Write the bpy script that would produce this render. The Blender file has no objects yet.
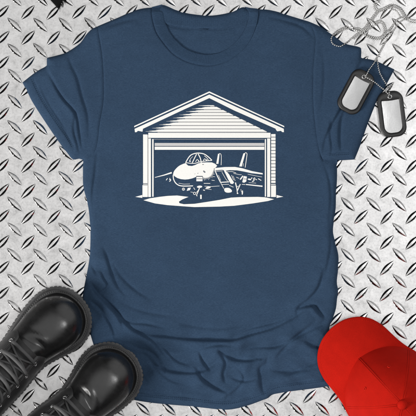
# Overhead product close-up: printed T-shirt, boots, cap and dog tags on a tread plate.
# Lengths are written in units of 1.8 mm (U) and converted to metres by P().
import bpy, math, random
import numpy as np
from mathutils import Vector
from mathutils.geometry import tessellate_polygon

random.seed(7)
rng = np.random.RandomState(11)
U = 0.0018
CAM_H = 5.0
scene = bpy.context.scene
COL = scene.collection
R = math.radians


def P(x, y, z=0.0):
    return ((x - 208.0) * U, (208.0 - y) * U, z * U)


def at(px, py, z):
    """table point under the photo point when the point itself is z above the plate"""
    k = 1.0 - z * U / CAM_H
    return 208 + (px - 208) * k, 208 + (py - 208) * k


# ------------------------------------------------------------------ objects
def link(name, verts, faces, mat, parent=None, smooth=True, mats=None, fm=None):
    me = bpy.data.meshes.new(name)
    me.from_pydata([tuple(v) for v in verts], [], [tuple(f) for f in faces])
    for m in (mats or [mat]):
        me.materials.append(m)
    if fm is not None:
        me.polygons.foreach_set('material_index', fm)
    me.polygons.foreach_set('use_smooth', [bool(smooth)] * len(me.polygons))
    me.update()
    o = bpy.data.objects.new(name, me)
    COL.objects.link(o)
    if parent is not None:
        o.parent = parent
    return o


def sharp(o, deg=35):
    me = o.data
    import bmesh
    bm = bmesh.new(); bm.from_mesh(me)
    bmesh.ops.recalc_face_normals(bm, faces=bm.faces)
    for e in bm.edges:
        if len(e.link_faces) == 2 and e.calc_face_angle(0) > R(deg):
            e.smooth = False
    bm.to_mesh(me); bm.free()
    return o


def thing(name, label, cat, loc=(0, 0, 0), group=None):
    o = bpy.data.objects.new(name, None)
    o.empty_display_size = 0.02
    COL.objects.link(o)
    o.location = loc
    o['label'] = label
    o['category'] = cat
    if group:
        o['group'] = group
    return o


class MB:
    def __init__(s):
        s.v = []; s.f = []

    def add(s, v, f):
        n = len(s.v)
        s.v += [tuple(p) for p in v]
        s.f += [tuple(i + n for i in q) for q in f]

    def tube(s, pts, r, seg=8, closed=False, flat=1.0, up=(0, 0, 1)):
        pts = [Vector(p) for p in pts]
        n = len(pts)
        ring = []
        for i in range(n):
            a = pts[(i - 1) % n] if (closed or i > 0) else pts[i]
            b = pts[(i + 1) % n] if (closed or i < n - 1) else pts[i]
            t = (b - a).normalized()
            u = Vector(up); u = u - t * u.dot(t)
            if u.length < 1e-6:
                u = Vector((1, 0, 0)) - t * t.x
            u.normalize(); w = t.cross(u)
            rr = r[i] if isinstance(r, (list, tuple)) else r
            ring.append([pts[i] + w * (math.cos(2 * math.pi * k / seg) * rr) + u * (math.sin(2 * math.pi * k / seg) * rr * flat) for k in range(seg)])
        v = [p for q in ring for p in q]
        f = []
        for i in range(n if closed else n - 1):
            j = (i + 1) % n
            for k in range(seg):
                l = (k + 1) % seg
                f.append((i * seg + k, j * seg + k, j * seg + l, i * seg + l))
        if not closed:
            f.append(tuple(range(seg)))
            f.append(tuple(reversed(range((n - 1) * seg, n * seg))))
        s.add(v, f)

    def ball(s, c, r, n=6, m=8):
        v = [(c[0], c[1], c[2] + r)]
        for i in range(1, n):
            t = math.pi * i / n
            for k in range(m):
                a = 2 * math.pi * k / m
                v.append((c[0] + r * math.sin(t) * math.cos(a), c[1] + r * math.sin(t) * math.sin(a), c[2] + r * math.cos(t)))
        v.append((c[0], c[1], c[2] - r))
        f = []
        for k in range(m):
            l = (k + 1) % m
            f.append((0, 1 + k, 1 + l))
            for i in range(n - 2):
                a = 1 + i * m
                f.append((a + k, a + m + k, a + m + l, a + l))
            a = 1 + (n - 2) * m
            f.append((a + k, len(v) - 1, a + l))
        s.add(v, f)

    def build(s, name, mat, parent=None, smooth=True):
        return link(name, s.v, s.f, mat, parent, smooth)


def spline(pts, step=1.0, closed=False):
    pts = [np.array(p, float) for p in pts]
    n = len(pts)
    out = []
    for i in range(n if closed else n - 1):
        if closed:
            p0, p1, p2, p3 = pts[(i - 1) % n], pts[i], pts[(i + 1) % n], pts[(i + 2) % n]
        else:
            p0 = pts[max(i - 1, 0)]; p1 = pts[i]; p2 = pts[i + 1]; p3 = pts[min(i + 2, n - 1)]
        k = max(2, int(np.linalg.norm(p2 - p1) / step * 2))
        for t in np.linspace(0, 1, k, endpoint=False):
            out.append(0.5 * ((2 * p1) + (-p0 + p2) * t + (2 * p0 - 5 * p1 + 4 * p2 - p3) * t * t + (-p0 + 3 * p1 - 3 * p2 + p3) * t ** 3))
    if not closed:
        out.append(pts[-1])
    # even spacing
    q = np.array(out + ([out[0]] if closed else []))
    d = np.concatenate([[0], np.cumsum(np.linalg.norm(np.diff(q, axis=0), axis=1))])
    m = max(2, int(round(d[-1] / step)))
    s = np.linspace(0, d[-1], m + 1)
    r = np.stack([np.interp(s, d, q[:, k]) for k in range(q.shape[1])], 1)
    return r[:-1] if closed else r


# ---------------------------------------------------------------- materials
def mat_new(name):
    m = bpy.data.materials.new(name)
    m.use_nodes = True
    nt = m.node_tree
    return m, nt, nt.nodes, nt.links, nt.nodes['Principled BSDF']


def noise(nt, scale, detail=4, rough=0.5, stretch=None, dist=0.0):
    tc = nt.nodes.new('ShaderNodeTexCoord')
    n = nt.nodes.new('ShaderNodeTexNoise')
    n.inputs['Scale'].default_value = scale
    n.inputs['Detail'].default_value = detail
    n.inputs['Roughness'].default_value = rough
    n.inputs['Distortion'].default_value = dist
    if stretch:
        mp = nt.nodes.new('ShaderNodeMapping')
        mp.inputs['Scale'].default_value = stretch
        nt.links.new(tc.outputs['Object'], mp.inputs['Vector'])
        nt.links.new(mp.outputs['Vector'], n.inputs['Vector'])
    else:
        nt.links.new(tc.outputs['Object'], n.inputs['Vector'])
    return n


def ramp(nt, src, stops):
    r = nt.nodes.new('ShaderNodeValToRGB')
    el = r.color_ramp.elements
    while len(el) < len(stops):
        el.new(0.5)
    for e, (p, c) in zip(el, stops):
        e.position = p
        e.color = (c, c, c, 1) if not isinstance(c, tuple) else (*c, 1)
    nt.links.new(src, r.inputs['Fac'])
    return r


def bump(nt, bs, src, strength, dist):
    b = nt.nodes.new('ShaderNodeBump')
    b.inputs['Strength'].default_value = strength
    b.inputs['Distance'].default_value = dist
    nt.links.new(src, b.inputs['Height'])
    nt.links.new(b.outputs['Normal'], bs.inputs['Normal'])
    return b


def mixc(nt, fac, a, b, mode='MIX'):
    m = nt.nodes.new('ShaderNodeMix')
    m.data_type = 'RGBA'; m.blend_type = mode
    for sock, val in ((m.inputs[0], fac), (m.inputs[6], a), (m.inputs[7], b)):
        if hasattr(val, 'links') or hasattr(val, 'is_linked'):
            nt.links.new(val, sock)
        else:
            sock.default_value = val if not isinstance(val, tuple) else (*val, 1)
    return m.outputs[2]


def fabric(name, base, light, dark, sheen=0.15):
    m, nt, N, L, bs = mat_new(name)
    n1 = noise(nt, 900, 3, 0.6, (0.35, 1.6, 1))     # heather yarns, longer across
    n2 = noise(nt, 60, 4, 0.6, (0.6, 1.3, 1))
    n3 = noise(nt, 14, 3, 0.5)
    r1 = ramp(nt, n1.outputs['Fac'], [(0.3, dark), (0.5, base), (0.72, light)])
    r2 = ramp(nt, n2.outputs['Fac'], [(0.25, 0.92), (0.75, 1.06)])
    r3 = ramp(nt, n3.outputs['Fac'], [(0.3, 0.95), (0.7, 1.05)])
    c = mixc(nt, 1.0, r1.outputs[0], r2.outputs[0], 'MULTIPLY')
    c = mixc(nt, 1.0, c, r3.outputs[0], 'MULTIPLY')
    L.new(c, bs.inputs['Base Color'])
    bs.inputs['Roughness'].default_value = 0.95
    bs.inputs['Specular IOR Level'].default_value = 0.15
    bs.inputs['Sheen Weight'].default_value = sheen
    bs.inputs['Sheen Roughness'].default_value = 0.6
    bs.inputs['Sheen Tint'].default_value = (*light, 1)
    nb = noise(nt, 700, 3, 0.6, (0.5, 1.5, 1))
    bump(nt, bs, nb.outputs['Fac'], 0.35, 0.0006)
    return m


NAVY = fabric('navy_heather_jersey', (0.0285, 0.0555, 0.101), (0.040, 0.074, 0.128), (0.0205, 0.042, 0.081))
NAVY_RIB = fabric('navy_rib_knit', (0.027, 0.0535, 0.098), (0.038, 0.071, 0.124), (0.0195, 0.0405, 0.078))


def ink_mat(name, col):
    m, nt, N, L, bs = mat_new(name)
    n1 = noise(nt, 800, 3, 0.6)
    r = ramp(nt, n1.outputs['Fac'], [(0.3, tuple(c * 0.93 for c in col)), (0.7, col)])
    L.new(r.outputs[0], bs.inputs['Base Color'])
    bs.inputs['Roughness'].default_value = 0.75
    nb = noise(nt, 700, 3, 0.6, (0.5, 1.5, 1))
    bump(nt, bs, nb.outputs['Fac'], 0.25, 0.0005)
    return m


INK = ink_mat('cream_white_ink', (0.93, 0.92, 0.88))
INK_GREY = ink_mat('halftone_grey_ink', (0.60, 0.59, 0.585))
INK_LINE = ink_mat('slate_line_ink', (0.12, 0.135, 0.17))


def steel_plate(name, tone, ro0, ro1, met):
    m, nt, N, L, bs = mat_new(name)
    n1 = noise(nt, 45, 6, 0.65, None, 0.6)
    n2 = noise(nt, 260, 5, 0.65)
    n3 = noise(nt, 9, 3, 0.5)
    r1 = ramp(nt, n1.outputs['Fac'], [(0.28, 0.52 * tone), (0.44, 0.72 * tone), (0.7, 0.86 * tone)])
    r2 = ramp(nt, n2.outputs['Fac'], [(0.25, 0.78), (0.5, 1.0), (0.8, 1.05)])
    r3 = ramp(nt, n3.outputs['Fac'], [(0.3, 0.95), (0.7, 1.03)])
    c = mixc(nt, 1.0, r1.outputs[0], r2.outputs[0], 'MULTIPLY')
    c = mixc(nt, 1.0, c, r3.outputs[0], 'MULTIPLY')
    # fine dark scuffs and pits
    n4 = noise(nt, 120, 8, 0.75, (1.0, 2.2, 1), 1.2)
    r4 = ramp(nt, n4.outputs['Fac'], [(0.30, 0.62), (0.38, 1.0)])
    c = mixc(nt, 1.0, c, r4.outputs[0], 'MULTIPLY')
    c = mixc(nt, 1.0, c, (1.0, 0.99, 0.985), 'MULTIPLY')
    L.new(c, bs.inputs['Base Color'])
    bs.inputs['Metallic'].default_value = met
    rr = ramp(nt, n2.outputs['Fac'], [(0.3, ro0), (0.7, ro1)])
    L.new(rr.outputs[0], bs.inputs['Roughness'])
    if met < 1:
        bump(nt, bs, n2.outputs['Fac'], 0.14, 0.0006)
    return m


STEEL = steel_plate('worn_tread_plate_steel', 0.95, 0.30, 0.42, 0.94)
STEEL_LUG_SHADE = steel_plate('shaded_polished_lug_steel', 0.58, 0.08, 0.13, 1.0)  # polished lug flanks; their dark shading is painted in by a darker base


def leather(name, base, rough=0.34, b=0.25, scale=420):
    m, nt, N, L, bs = mat_new(name)
    n2 = noise(nt, 40, 4, 0.6)
    r = ramp(nt, n2.outputs['Fac'], [(0.3, tuple(c * 0.8 for c in base)), (0.7, tuple(c * 1.25 for c in base))])
    L.new(r.outputs[0], bs.inputs['Base Color'])
    n3 = noise(nt, 150, 4, 0.6)
    rr = ramp(nt, n3.outputs['Fac'], [(0.3, rough - 0.05), (0.7, rough + 0.07)])
    L.new(rr.outputs[0], bs.inputs['Roughness'])
    bs.inputs['Specular IOR Level'].default_value = 0.6
    v = noise(nt, scale, 6, 0.7)
    bump(nt, bs, v.outputs['Fac'], b, 0.0006)
    return m


LEATHER = leather('polished_black_leather', (0.012, 0.012, 0.0123), 0.27, 0.07)
LEATHER.node_tree.nodes['Principled BSDF'].inputs['Specular IOR Level'].default_value = 0.72
LEATHER_Q = leather('black_grain_leather', (0.032, 0.032, 0.0325), 0.42, 0.5)
LEATHER_T = leather('black_tongue_leather', (0.014, 0.014, 0.0142), 0.55, 0.5)
RUBBER = leather('black_sole_rubber', (0.085, 0.085, 0.086), 0.55, 0.4)
WELT = leather('black_welt_leather', (0.03, 0.03, 0.031), 0.45, 0.3)
LACE = leather('black_woven_lace', (0.075, 0.075, 0.076), 0.7, 0.8, 1100)
THREAD = leather('dark_grey_thread', (0.10, 0.10, 0.10), 0.7, 0.3)
SILENCER = leather('black_tag_rubber', (0.010, 0.010, 0.0105), 0.5, 0.2)


def metal(name, col, rough):
    m, nt, N, L, bs = mat_new(name)
    n = noise(nt, 500, 4, 0.6)
    r = ramp(nt, n.outputs['Fac'], [(0.3, tuple(c * 0.9 for c in col)), (0.7, col)])
    L.new(r.outputs[0], bs.inputs['Base Color'])
    bs.inputs['Metallic'].default_value = 1
    bs.inputs['Roughness'].default_value = rough
    bump(nt, bs, n.outputs['Fac'], 0.06, 0.0004)
    return m


STRAP = leather('black_webbing', (0.004, 0.004, 0.004), 0.9, 0.4, 900)
STRAP.node_tree.nodes['Principled BSDF'].inputs['Specular IOR Level'].default_value = 0.15
TAG_STEEL = metal('satin_tag_steel', (0.50, 0.50, 0.50), 0.42)
_t = TAG_STEEL.node_tree
_b = noise(_t, 900, 4, 0.7, (3.0, 0.12, 1))
_r = ramp(_t, _b.outputs['Fac'], [(0.3, 0.30), (0.7, 0.52)])
_t.links.new(_r.outputs[0], _t.nodes['Principled BSDF'].inputs['Roughness'])
BEAD_STEEL = metal('ball_chain_steel', (0.60, 0.595, 0.585), 0.34)
EYELET = metal('dark_nickel_eyelet', (0.60, 0.60, 0.60), 0.4)


def twill(name, base):
    m, nt, N, L, bs = mat_new(name)
    n1 = noise(nt, 900, 3, 0.6, (1, 1, 1))
    n2 = noise(nt, 35, 4, 0.6)
    r1 = ramp(nt, n1.outputs['Fac'], [(0.3, tuple(c * 0.86 for c in base)), (0.7, tuple(c * 1.1 for c in base))])
    r2 = ramp(nt, n2.outputs['Fac'], [(0.3, 0.9), (0.7, 1.06)])
    L.new(mixc(nt, 1.0, r1.outputs[0], r2.outputs[0], 'MULTIPLY'), bs.inputs['Base Color'])
    bs.inputs['Roughness'].default_value = 0.85
    bs.inputs['Specular IOR Level'].default_value = 0.06
    nb = noise(nt, 1000, 3, 0.6, (1.6, 0.6, 1))
    bump(nt, bs, nb.outputs['Fac'], 0.3, 0.0005)
    return m


RED = twill('red_cotton_twill', (0.47, 0.010, 0.0045))
RED_STITCH = twill('red_seam_thread', (0.52, 0.016, 0.008))

# ------------------------------------------------------------ plate (setting)
PER = 25.64


def make_floor():
    mb = MB()
    e = 1600
    mb.add([P(208 - e, 208 - e), P(208 + e, 208 - e), P(208 + e, 208 + e), P(208 - e, 208 + e)], [(3, 2, 1, 0)])
    NS = 12
    fmi = [0]

    def lug(cx, cy, ang):
        L = 10.6 + rng.uniform(-0.35, 0.35); W = 3.2 + rng.uniform(-0.15, 0.15); H = 1.6
        ca, sa = math.cos(ang), math.sin(ang)
        prof = [(1.0, -0.15), (0.94, 0.06), (0.37, 0.95), (0.0, 1.02)]
        rows = []
        for i in range(NS + 1):
            t = -1 + 2 * i / NS
            wid = W * (1 - abs(t) ** 1.9) + 0.04
            hh = H * (1 - abs(t) ** 2.0)
            row = []
            for s in (1, -1):
                pr = prof if s == 1 else list(reversed(prof[:-1]))
                for (k, z) in pr:
                    row.append((t * L, s * wid * k, -0.2 if z < 0 else hh * z - 0.06))
            rows.append(row)
        v = []
        for row in rows:
            for (a, b, z) in row:
                x = cx + a * ca - b * sa
                y = cy + a * sa + b * ca
                v.append(P(x, y, z))
        m = len(rows[0])
        f = []
        for i in range(NS):
            for k in range(m - 1):
                f.append((i * m + k, i * m + k + 1, (i + 1) * m + k + 1, (i + 1) * m + k))
        mb.add(v, f)
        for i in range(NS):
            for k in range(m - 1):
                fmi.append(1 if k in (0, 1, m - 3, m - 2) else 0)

    for i in range(-5, 21):
        for j in range(-5, 21):
            x = 27.9 + PER * i; y = 37.8 + 25.6 * j
            lug(x + rng.uniform(-.25, .25), y + rng.uniform(-.25, .25), R(-46 + rng.uniform(-1.5, 1.5)))
            lug(x - 13.1 + rng.uniform(-.25, .25), y + 12.7 + rng.uniform(-.25, .25), R(44 + rng.uniform(-1.5, 1.5)))
    o = link('floor', mb.v, mb.f, None, None, True, [STEEL, STEEL_LUG_SHADE], fmi)
    sharp(o, 18)
    o['kind'] = 'structure'
    o['label'] = 'pale steel diamond tread plate with raised lugs under everything'
    return o


make_floor()

# ------------------------------------------------------------ T-shirt
def seg_dist(X, Y, poly, closed=True):
    """distance, sign side and polyline parameter to the nearest segment"""
    p = np.array(poly, float)
    a = p; b = np.roll(p, -1, 0)
    if not closed:
        a, b = p[:-1], p[1:]
    best = np.full(X.shape, 1e9); side = np.zeros(X.shape); par = np.zeros(X.shape)
    ln = np.concatenate([[0], np.cumsum(np.linalg.norm(b - a, axis=1))]); tot = ln[-1]
    for k in range(len(a)):
        d = b[k] - a[k]; l2 = max(d @ d, 1e-9)
        t = ((X - a[k, 0]) * d[0] + (Y - a[k, 1]) * d[1]) / l2
        tc = np.clip(t, 0, 1)
        dx = X - a[k, 0] - tc * d[0]; dy = Y - a[k, 1] - tc * d[1]
        dd = np.hypot(dx, dy)
        m = dd < best
        best[m] = dd[m]
        side[m] = np.sign(d[0] * (Y - a[k, 1]) - d[1] * (X - a[k, 0]))[m]
        par[m] = ((ln[k] + tc * math.sqrt(l2)) / tot)[m]
    return best, side, par


def inside(X, Y, poly):
    p = np.array(poly, float); n = len(p)
    r = np.zeros(X.shape, bool)
    j = n - 1
    for i in range(n):
        xi, yi = p[i]; xj, yj = p[j]
        if yi != yj:
            c = ((yi > Y) != (yj > Y)) & (X < (xj - xi) * (Y - yi) / (yj - yi) + xi)
            r ^= c
        j = i
    return r


def sm(pts, step=2.0):
    return [tuple(p) for p in spline(pts, step)]


L_SHOULDER = sm([(152, 7.5), (144, 8.3), (136.5, 10), (128, 13.2), (119, 17.3), (104, 23.6), (97, 26.6)])
L_SLEEVE_TOP = sm([(97, 26.6), (92, 29), (86, 35), (80, 43.3), (67.5, 52), (57, 55.6), (47, 58)])
L_SLEEVE_LOW = [(47, 58), (46.9, 62), (47, 65.5)] + sm([(45, 67), (37.5, 71), (30, 76.5), (22.5, 82.5)])
L_HEM = sm([(22.5, 82.5), (28, 93), (33.7, 104), (50, 129), (64, 149), (71, 158), (75, 159.6), (79, 158.6), (83, 160)])
L_SIDE = sm([(83, 160), (83, 170), (83.3, 186), (87, 201), (89, 212), (90.5, 233), (89.5, 258), (86, 278), (83.5, 291), (82, 305), (85, 318), (89, 329), (91.5, 338), (95, 349)])
HEM = sm([(95, 349), (103, 366), (118, 386), (126, 394.5), (133, 399.5), (150, 402.5), (166.5, 404.2), (190, 406.2), (208, 408.2), (224, 409.7), (236, 408.5), (250, 404.7), (262, 400.3), (268, 398), (272, 394.8), (280, 393), (296, 390.6), (312, 388.6), (328, 386.3), (341, 384)])
R_SIDE = sm([(341, 384), (344, 370), (339, 350), (331, 334), (329.3, 327.7), (333.6, 316), (336, 308), (337, 299), (338.2, 291), (336.8, 282), (338, 270), (338.4, 256), (335.5, 243), (333, 232), (334, 220), (335.7, 208), (336, 195), (337, 179), (337, 165)])
R_HEM = [(323, 160.6), (330, 161), (338, 160.4), (346, 160), (354.5, 159.5)]
R_SLEEVE_EDGE = sm([(354.5, 159.5), (360, 146), (367, 126), (375.7, 104), (385, 87), (394.5, 69.5)])
R_SLEEVE_TOP2 = sm([(394.5, 69.5), (385, 65), (376, 61), (368, 59), (361, 58)]) + [(361.3, 52), (361, 48)]
R_SLEEVE_TOP = sm([(361, 48), (357, 46.6), (344.5, 43.6), (338, 39), (331, 34), (320, 26.6), (309, 21.6)])
R_SHOULDER = sm([(309, 21.6), (290.5, 16), (279, 12.2), (268, 9.8), (257, 9)])
SEAM_L = sm([(97, 26.6), (100, 42), (102.6, 60), (103.6, 82), (103.2, 102), (99.5, 124), (97.6, 142), (94, 153), (83, 160)])
SEAM_R = sm([(309, 21.6), (315, 36), (314.6, 52), (313.2, 70), (313, 100), (315.5, 128), (319, 150), (323, 160.6)])
COLLAR_OUT = sm([(152, 7.5), (152.2, 15), (154.5, 26), (158.5, 35.5), (170, 50.5), (178, 57), (190, 62.7), (205, 65.5), (216, 64.6), (229, 60), (242, 50), (250, 39.5), (255.5, 26), (257.5, 15), (257, 9)])
COLLAR_IN = sm([(163, 4.6), (163.3, 11), (165.3, 21), (169, 31), (177, 41.5), (189, 50.5), (206, 54.6), (222, 51.5), (235, 42.5), (243.5, 31.5), (247.6, 21), (248.4, 13), (244, 7)])
T_CLOTH = 4.6

# folds: polyline, ridge height, ridge offset (positive = right of travel direction on the page), ridge width, groove depth, groove width
FOLDS = [
    ([(128, 329), (146, 333.4), (163, 335.6), (186, 338), (217, 339.2), (233, 339), (252, 333.4), (272, 327.6), (290, 319), (304, 310), (312, 304)], 3.2, -5, 4.2, 2.2, 2.0),
    ([(93, 288), (100, 297), (117, 312), (131, 327), (152, 340), (164, 354), (172, 361)], 2.6, -4, 4.5, 1.8, 2.0),
    ([(150, 364), (158, 366.8), (175, 371), (195, 371.8), (208, 368), (218, 360)], 2.6, -4.5, 5.0, 1.8, 2.4),
    ([(116, 318), (129, 322.5), (146, 323.5), (166, 328)], 1.6, -4, 4.0, 1.0, 2.0),
    ([(217, 349), (221.6, 352.5), (234.6, 358.8), (250, 359.6), (259, 358), (265, 357)], 2.1, -4.6, 3.6, 1.8, 2.4),
    ([(265, 355), (267.5, 359), (265.5, 364), (259.5, 368), (260.5, 378), (262, 387), (265, 396)], 1.2, -4.2, 3.0, 0.9, 2.0),
    ([(218, 349), (222.5, 356), (225.5, 364), (223, 374), (226, 384)], 1.6, -4.2, 3.2, 1.2, 2.2),
    ([(196, 366), (200, 375), (206, 381.5), (217, 388), (228, 392)], 2.2, -4, 4.0, 1.6, 2.2),
    ([(268, 369), (282, 371), (300, 370.5), (322, 367)], 1.2, -5, 5.0, 1.0, 3.0),
    ([(236, 350), (256, 347), (276, 346), (298, 336), (318, 326), (328, 322)], 2.0, -4, 5.0, 1.4, 2.8),
    ([(324, 268), (318.5, 287), (309, 299), (299, 306.5), (296.5, 315)], 2.2, 4, 4.0, 1.2, 2.2),
    ([(296, 309), (305, 306), (313, 305), (318, 311), (325, 318)], 2.8, -3.4, 3.2, 2.6, 2.2),
    ([(232, 337), (248, 329), (262, 325.5), (277, 321.5), (290, 316.5)], 1.5, -3.5, 3.5, 1.1, 1.8),
    ([(103, 246), (107, 256), (112.5, 274), (118.5, 287), (127, 297)], 1.7, 4, 4.5, 0.9, 2.5),
    ([(88, 276), (95, 290), (109, 303.5), (119, 316), (124, 330)], 2.4, -4, 4.0, 1.8, 2.2),
    ([(101, 270), (104, 278), (108, 286), (100, 293)], 2.0, 3, 3.2, 1.4, 1.8),
    ([(118, 300), (136, 309), (158, 314), (176, 316)], 0.9, -5, 5.0, 0.6, 3.0),
    ([(136, 352), (146, 356), (160, 372), (174, 381), (190, 384)], 1.4, -4, 4.5, 0.9, 2.5),
    ([(238, 368), (244, 378), (236, 390), (224, 398)], 1.3, 3.5, 4.0, 0.9, 2.2),
    ([(278, 384), (300, 381), (322, 376)], 1.0, -4, 4.0, 0.8, 2.5),
    ([(100, 340), (116, 338), (132, 345), (146, 351)], 1.4, -4, 4.2, 0.9, 2.4),
    ([(143, 349), (152, 353), (162, 364), (166, 374)], 1.6, -3.5, 3.5, 1.2, 2.0),
    ([(156, 341), (166, 350), (176, 360), (190, 365)], 1.6, -3.5, 3.5, 1.1, 2.0),
    ([(199, 350), (203, 361), (211, 371)], 1.5, -3.2, 3.2, 1.2, 1.8),
    ([(230, 377), (244, 381), (257, 378)], 1.2, -3.2, 3.2, 0.9, 2.0),
    ([(275, 359), (286, 346), (299, 334), (316, 321)], 2.0, -4.5, 4.5, 1.2, 2.2),
    ([(284, 376), (304, 367), (326, 359)], 1.5, -5, 5, 1.0, 2.6),
    ([(120, 353), (131, 361), (141, 375), (150, 388)], 1.6, -4, 4, 1.0, 2.4),
    ([(140, 389), (165, 394), (190, 397), (212, 399)], 1.0, -4, 4, 0.7, 2.4),
    ([(84, 250), (90, 262), (98, 277)], 1.5, -3, 3, 1.1, 1.8),
    ([(89, 299), (102, 311), (112, 327), (116, 340)], 1.8, -3.5, 3.5, 1.3, 2.0),
    ([(112, 262), (122, 277), (136, 290), (152, 300)], 1.0, -4.5, 4.5, 0.7, 2.6),
    ([(176, 322), (200, 327), (226, 328), (250, 322)], 0.9, -5, 5, 0.5, 3.0),
    ([(190, 352), (214, 345), (236, 346)], 1.4, -3.6, 3.6, 0.9, 2.2),
    ([(304, 340), (314, 346), (328, 348)], 1.4, -3.5, 3.5, 0.9, 2.2),
    # body, side drags and armpits
    ([(97.5, 150), (95, 175), (92.5, 195), (93, 215)], 1.0, 3, 3.5, 0.8, 2.2),
    ([(324, 164), (329, 180), (331, 200), (329, 222)], 0.9, 3, 4.0, 0.8, 2.2),
    ([(329, 215), (331, 240), (328, 262), (322, 284)], 1.0, 3, 4.0, 0.6, 2.5),
    # shoulders
    ([(97, 30), (110, 25.5), (124, 21.5), (138, 19)], 1.0, 4.5, 4.5, 1.0, 3.0),
    ([(268, 17), (286, 21), (302, 27), (314, 38)], 1.0, 4.5, 4.5, 1.0, 3.0),
    # left sleeve
    ([(49, 72), (58, 90), (65, 100.5), (72, 108), (77, 116), (79.5, 131), (82.5, 150)], 2.2, -3.2, 3.4, 1.8, 1.8),
    ([(67, 53), (71, 64), (77.7, 79), (82, 96), (88, 116), (89, 138)], 1.2, -4.0, 4.5, 0.9, 2.6),
    ([(40, 86), (50, 106), (62, 124), (70, 140), (73, 152)], 1.0, -4.0, 4.0, 0.7, 2.6),
    ([(76, 112), (74, 130), (78, 146), (80, 155)], 1.4, 3.0, 3.0, 1.0, 1.8),
    # right sleeve
    ([(359, 60), (355, 74), (347, 96), (338, 114), (329, 130), (325, 141), (322, 156)], 2.0, 3.6, 3.6, 1.2, 2.0),
    ([(346, 108), (341, 120), (339.5, 136), (341, 152)], 1.6, 4.0, 3.8, 1.3, 2.4),
    ([(331, 118), (330, 134), (331.5, 148), (330, 157)], 1.2, -3.0, 3.0, 0.9, 2.0),
    ([(322, 50), (324, 70), (323, 92), (320, 112)], 0.6, 3.5, 4.0, 0.5, 2.6),
]
FOLDS = [(sm(p, 3.0), a * 1.05, o, w_, g_ * 1.2, gw) for (p, a, o, w_, g_, gw) in FOLDS]
HEM_LINE = [(x - 0.5, y - 8.0) for (x, y) in HEM[8:-6]]
HEM_LINE_LS = sm([(33, 79), (41, 96), (52, 114), (66, 134), (74, 147)])
HEM_LINE_RS = sm([(329, 153.5), (340, 153), (350, 152.6)])


def fold_height(X, Y):
    h = np.zeros(X.shape)
    for (pl, a, o, w, g, gw) in FOLDS:
        p = np.array(pl)
        pad = 6 * w + 2 * abs(o)
        m = (X > p[:, 0].min() - pad) & (X < p[:, 0].max() + pad) & (Y > p[:, 1].min() - pad) & (Y < p[:, 1].max() + pad)
        if not m.any():
            continue
        d, s, t = seg_dist(X[m], Y[m], pl, False)
        dv = np.diff(p, axis=0).mean(0)
        sg = 1.0 if 0.80 * dv[1] + 0.55 * dv[0] > 0 else -1.0
        sd = d * s * sg
        tap = np.clip(np.sin(np.pi * np.clip(t, 0.0, 1.0)), 0, 1) ** 0.6
        s0 = abs(o) * 0.85
        q = np.maximum(sd, 0) / s0
        # cloth rolls over at the crease: a steep little bank, then a long soft fall
        h[m] += tap * (a * q * np.exp(1 - q) + 0.12 * a * np.exp(-((sd + 1.6 * s0) / (1.2 * s0)) ** 2) - 0.75 * g * np.exp(-(sd / (0.75 * gw)) ** 2))
    for pl in (HEM_LINE, HEM_LINE_LS, HEM_LINE_RS):
        d, s, t = seg_dist(X, Y, pl, False)
        h -= 0.8 * np.exp(-(d / 0.9) ** 2)
        h -= 0.3 * np.exp(-((d - 1.6) / 0.6) ** 2) * (s > 0)
    # sleeve seams: a narrow raised seam allowance with a stitched groove
    for pl, sg in ((SEAM_L, 1), (SEAM_R, -1)):
        d, s, t = seg_dist(X, Y, pl, False)
        h -= 0.6 * np.exp(-(d / 0.8) ** 2)
        h += 0.22 * np.exp(-((d * s * sg - 2.6) / 2.0) ** 2)
    return h


def rumple(X, Y):
    """loose waves of slack cloth gathered above the hem and down the left edge"""
    m = np.clip((Y - 306) / 44.0, 0, 1); m = m * m * (3 - 2 * m)
    m = np.maximum(m, 0.8 * np.clip((128 - X) / 30.0, 0, 1) * np.clip((Y - 236) / 40.0, 0, 1))
    v = Y + 13 * np.sin(X * 0.028 + 0.6) + 6 * np.sin(X * 0.063 + 2 + Y * 0.02)
    v2 = X * 0.55 + Y * 0.83 + 9 * np.sin(X * 0.047 - Y * 0.031)
    v3 = X * 0.8 - Y * 0.6 + 7 * np.sin(X * 0.04 + Y * 0.06)
    s1 = np.sin(v * 2 * np.pi / 23.0); s2 = np.sin(v2 * 2 * np.pi / 19.0); s3 = np.sin(v3 * 2 * np.pi / 27.0)
    return m * (0.95 * s1 * np.abs(s1) ** 0.3 + 0.75 * s2 * (0.5 + 0.5 * s3) + 0.55 * s3)


def wav(X, Y):
    a = np.sin(X * 0.055 + 1.3 + 0.6 * np.sin(Y * 0.031)) * np.sin(Y * 0.047 + 0.4 + 0.8 * np.sin(X * 0.027))
    b = np.sin((X * 0.8 + Y * 0.5) * 0.11 + 2.0 * np.sin(Y * 0.02))
    return a, b


def calm(X, Y):
    """1 away from the printed area, 0 on it: the print lies on flat cloth"""
    dx = np.maximum(np.abs(X - 209.5) - 76, 0); dy = np.maximum(np.abs(Y - 149) - 60, 0)
    return np.clip(np.hypot(dx, dy) / 22.0, 0, 1)


def cloth_z(X, Y, free, base=T_CLOTH, lift=0.0, edge=2.4, folds=True):
    d, s, t = seg_dist(X, Y, free, False)
    e = (1 - np.exp(-d / edge)) ** 0.7
    z = 0.5 + base * e
    if folds:
        a, b = wav(X, Y)
        c = calm(X, Y)
        far = np.clip(d / 8, 0.25, 1)
        z += (fold_height(X, Y) + rumple(X, Y) + 0.75 * a + 0.35 * b) * c * far
    return np.maximum(z + lift, 0.35)


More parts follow.
